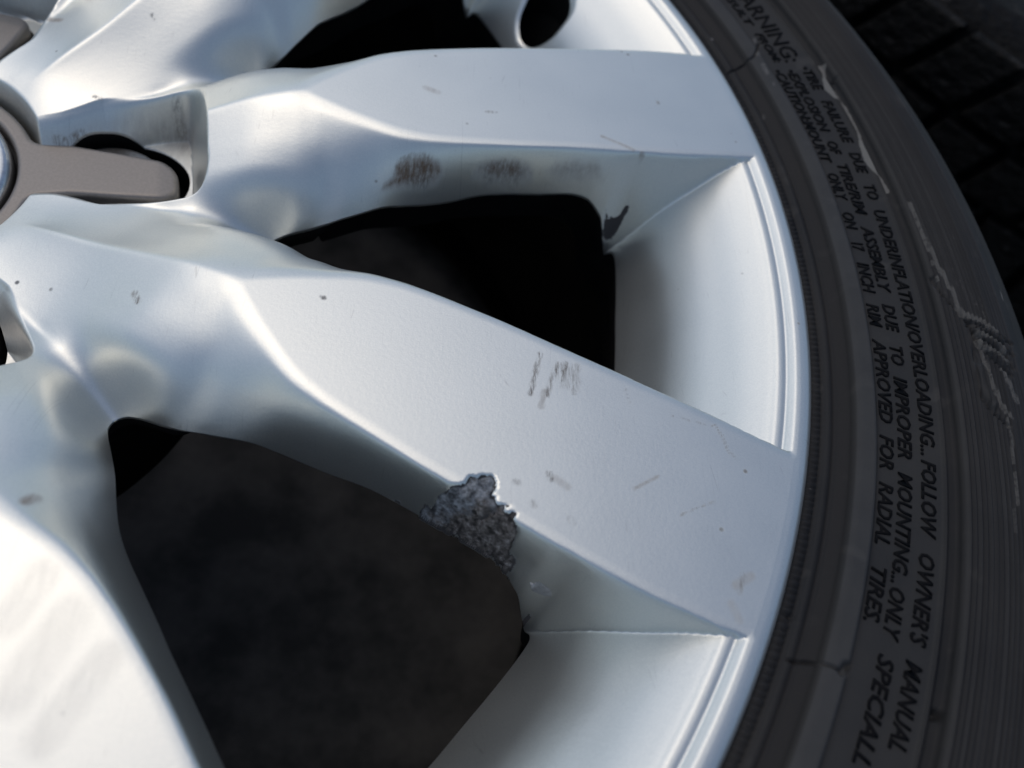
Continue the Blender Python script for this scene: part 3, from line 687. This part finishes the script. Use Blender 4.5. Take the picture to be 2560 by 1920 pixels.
for px, w in (([(1636, 108), (1640, 118)], 1.3), ([(1648, 140), (1656, 158)], 1.3), ([(1630, 85), (1632, 92)], .9), ([(1671, 180), (1672, 183)], .9), ([(1690, 205), (1691, 206)], .6), ([(1649, 250), (1652, 255)], .8), ([(1738, 186), (1741, 190)], .7), ([(1755, 560), (1757, 562)], .5)):
    tscr(px, w, 0.62)
rr_ = np.hypot(*TXY.T); brown[:] = sstep(236, 237.5, rr_)*sstep(240.8, 240.2, rr_) + 0.6*sstep(262, 263, rr_)*sstep(284, 278, rr_)
F = []
m = len(TP); n = len(angs)
I = np.arange(n); J = (I+1) % n
Fq = [np.stack([I*m+k, J*m+k, J*m+k+1, I*m+k+1], 1) for k in range(m-1)]
tyre = under(mesh_obj('tyre', np.column_stack([TXY, Zf]), np.concatenate(Fq), M_rubber))
tyre['label'] = 'black tyre with worn, scraped sidewall and moulded warning text'
Rg = R_.ravel(); rng_r = np.random.default_rng(3); ring_t = rng_r.uniform(0, 1, 400)
polish = 0.42*sstep(240.4, 240.9, Rg)*sstep(245.4, 244.9, Rg) + 0.10*sstep(245.6, 246.5, Rg)*sstep(259, 258.6, Rg)
ribm = sstep(262.4, 263, Rg)*sstep(283, 279, Rg); polish += ribm*(0.12+0.55*np.clip(ring_t[np.clip(((Rg-262)*2.4).astype(int), 0, 399)]-.35, 0, 1))
polish += 0.12*sstep(283, 286, Rg)*sstep(304, 300, Rg)
scrape[np.abs(Rg-259.3) < 0.35] = np.maximum(scrape[np.abs(Rg-259.3) < 0.35], 0.22)
for nm, arr in (('scrape', scrape), ('brown', brown), ('polish', polish)):
    a = tyre.data.attributes.new(nm, 'FLOAT', 'POINT'); a.data.foreach_set('value', arr.astype(np.float32))

# ---- moulded lettering, bent round the sidewall
def lettering(txt, r_base, phi0, phi1, h, shear=0.22, z_add=0.28, thick=0.0):
    cu = bpy.data.curves.new('lettering', 'FONT'); cu.body = txt; cu.size = 10.0; cu.shear = shear; cu.resolution_u = 2; cu.space_word = 1.25; cu.offset = thick
    cu.fill_mode = 'FRONT'
    o = bpy.data.objects.new('lettering', cu); C.objects.link(o)
    bpy.context.view_layer.update()
    dg = bpy.context.evaluated_depsgraph_get(); me = bpy.data.meshes.new_from_object(o.evaluated_get(dg))
    bpy.data.objects.remove(o)
    bm = bmesh.new(); bm.from_mesh(me)
    bmesh.ops.triangulate(bm, faces=bm.faces)
    bmesh.ops.remove_doubles(bm, verts=bm.verts, dist=1e-4)
    xs = [v.co.x for v in bm.verts]; x0, x1 = min(xs), max(xs); ys = [v.co.y for v in bm.verts]; capH = 7.2
    ext = bmesh.ops.extrude_face_region(bm, geom=list(bm.faces))
    top = {v for v in ext['geom'] if isinstance(v, bmesh.types.BMVert)}
    for v in bm.verts:
        t = (v.co.x-x0)/(x1-x0); phi = math.radians(phi0+(phi1-phi0)*t); r = r_base + v.co.y/capH*h
        z = float(tz(np.array([r]))[0]) + (z_add if v in top else -0.25)
        v.co = Vector((r*math.cos(phi), r*math.sin(phi), z))*MM
    bmesh.ops.recalc_face_normals(bm, faces=bm.faces)
    bm.to_mesh(me); bm.free(); me.name = 'lettering'; me.materials.clear(); me.materials.append(M_letter)
    o = bpy.data.objects.new('lettering', me); link(o, tyre); o['label'] = 'moulded warning text on the tyre sidewall'
    return o
def phi_of(crop, p, z=5.0):
    x0, y0, sc = crop; q = np.array([(x0+p[0]/sc)/K, (y0+p[1]/sc)/K]); P = hit_t([q])[0]; return math.degrees(math.atan2(P[1], P[0]))
K1, K2, K3, K4 = (1900, 100, 2.765), (2080, 700, 2.765), (2060, 1300, 2.675), (1660, 0, 2.458)
def word(t, ca, a, cb, b, r, h=2.9, th=0.15, sh=0.25):
    lettering(t, r-h/2, phi_of(ca, a), phi_of(cb, b), h, shear=sh, thick=th)
r1, r2, r3 = 255.9, 251.2, 247.4
for w_ in (('\u2022TIRE', K1, (315, 185), K1, (425, 345), r1), ('FAILURE', K1, (440, 420), K1, (612, 715), r1), ('DUE', K1, (625, 780), K1, (705, 925), r1), ('TO', K1, (740, 1005), K1, (782, 1105), r1),
           ('UNDERINFLATION/OVERLOADING...', K1, (795, 1178), K2, (645, 1215), r1), ('FOLLOW', K2, (625, 1245), K3, (680, 118), r1), ("OWNER'S", K3, (655, 222), K3, (610, 838), r1), ('MANUAL', K3, (582, 945), K3, (455, 1540), r1),
           ('\u2022EXPLOSION', K1, (240, 200), K1, (470, 635), r2), ('OF', K1, (505, 700), K1, (542, 792), r2), ('TIRE/RIM', K1, (575, 860), K1, (710, 1210), r2), ('ASSEMBLY', K1, (738, 1290), K2, (390, 92), r2), ('DUE', K2, (390, 172), K2, (432, 362), r2),
           ('TO', K2, (445, 462), K2, (470, 592), r2), ('IMPROPER', K2, (478, 675), K2, (512, 1238), r2), ('MOUNTING...', K2, (510, 1340), K3, (475, 425), r2), ('ONLY', K3, (500, 462), K3, (460, 812), r2), ('SPECIALL', K3, (430, 915), K3, (250, 1655), r2),
           ('\u2022CAUTION:MOUNT', K1, (155, 200), K1, (485, 850), r3), ('ONLY', K1, (520, 922), K1, (580, 1112), r3), ('ON', K1, (612, 1192), K1, (652, 1312), r3), ('17', K1, (680, 1400), K1, (712, 1462), r3), ('INCH', K1, (722, 1540), K2, (265, 92), r3),
           ('RIM', K2, (290, 168), K2, (325, 328), r3), ('APPROVED', K2, (325, 412), K2, (390, 992), r3), ('FOR', K2, (395, 1082), K2, (395, 1312), r3), ('RADIAL', K2, (395, 1410), K3, (405, 175), r3), ('TIRES.', K3, (390, 322), K3, (330, 692), r3)):
    word(*w_)
word('WARNING:', K4, (430, -130), K4, (768, 385), 254.0, 5.0, 0.06, 0.1)
word('RESULT', K4, (400, -110), K4, (545, 160), 248.9, 2.3, 0.15)
word('FROM:', K4, (575, 205), K4, (705, 385), 249.3, 2.4, 0.15)

# ------------------------------------------------------------------ a second worn tyre standing behind
M_dusty = rubber('dusty_rubber', False, (0.0012, 0.0013, 0.0016), (0.010, 0.0092, 0.008))
M_dusty.node_tree.nodes['Principled BSDF'].inputs['Specular IOR Level'].default_value = 0.08
for nd in M_dusty.node_tree.nodes:
    if nd.type == 'BUMP': nd.inputs['Strength'].default_value = 0.9; nd.inputs['Distance'].default_value = 0.004
    if nd.type == 'TEX_NOISE' and abs(nd.inputs['Scale'].default_value-1300) < 1: nd.inputs['Scale'].default_value = 140.0
t2 = empty('worn_tyre', (0.603, 0.382, -0.114), 'dark dusty tyre lying flat behind the wheel, its blocky tread towards it', 'tyre')
t2.rotation_euler = (math.radians(90), 0, 0); t2.scale = (1, 0.77, 1)
def revolve_y(name, prof, mat, n=128, parent=None):
    o = revolve(name, prof, mat, n, parent); o.rotation_euler = (math.radians(90), 0, 0); return o
revolve_y('carcass', [(232, -98), (250, -112), (285, -118), (304, -112), (307, -100), (308, 0), (307, 100), (304, 112), (285, 118), (250, 112), (232, 98), (228, 70), (228, -70), (232, -98)], M_dusty, 160, t2)
bands = [(-111, -74), (-67, -36), (-29, 29), (36, 67), (74, 111)]
NB = 60
for bi, (ya, yb) in enumerate(bands):
    for k in range(NB):
        if k == 0:
            bm = bmesh.new(); vs = []
            w_ = 360.0/NB; gap = 0.55; sk = (0.9, 0.5, 0.0, -0.5, -0.9)[bi]
            for (rr, ins) in ((306.5, 0.0), (315.2, 0.0), (316.4, 1.1)):
                for (yy, aa) in ((ya+ins, gap), (yb-ins, gap), (yb-ins, w_-gap), (ya+ins, w_-gap)):
                    aa = aa + (0.2 if ins and aa == gap else (-0.2 if ins else 0)) + sk*(yy-ya)/max(yb-ya, 1)*3
                    if abs(yy) > 100: rr2 = rr - 5
                    else: rr2 = rr
                    vs.append(bm.verts.new(Vector((rr2*math.cos(math.radians(aa)), yy, rr2*math.sin(math.radians(aa))))*MM))
            for l in range(2):
                for q in range(4): bm.faces.new((vs[4*l+q], vs[4*l+(q+1) % 4], vs[4*l+4+(q+1) % 4], vs[4*l+4+q]))
            bm.faces.new(vs[8:12]); bmesh.ops.recalc_face_normals(bm, faces=bm.faces)
            me_b = bpy.data.meshes.new('tread_block'); bm.to_mesh(me_b); bm.free(); me_b.materials.append(M_dusty)
        o = bpy.data.objects.new('tread_block', me_b); link(o, t2); o.rotation_euler = (0, math.radians(k*360.0/NB + bi*2.1), 0)

# ------------------------------------------------------------------ ground
def plane_obj(name, size, z, mat):
    s = size/2; me = bpy.data.meshes.new(name); me.from_pydata([(-s, -s, z), (s, -s, z), (s, s, z), (-s, s, z)], [], [(0, 1, 2, 3)]); me.materials.append(mat)
    return link(bpy.data.objects.new(name, me))
g = plane_obj('ground', 12.0, -0.205, simple('dirty_asphalt', (0.05, 0.05, 0.048), 0.0, 0.9, 30.0, (0.14, 0.133, 0.122), 0.6, 60.0))
g['kind'] = 'structure'
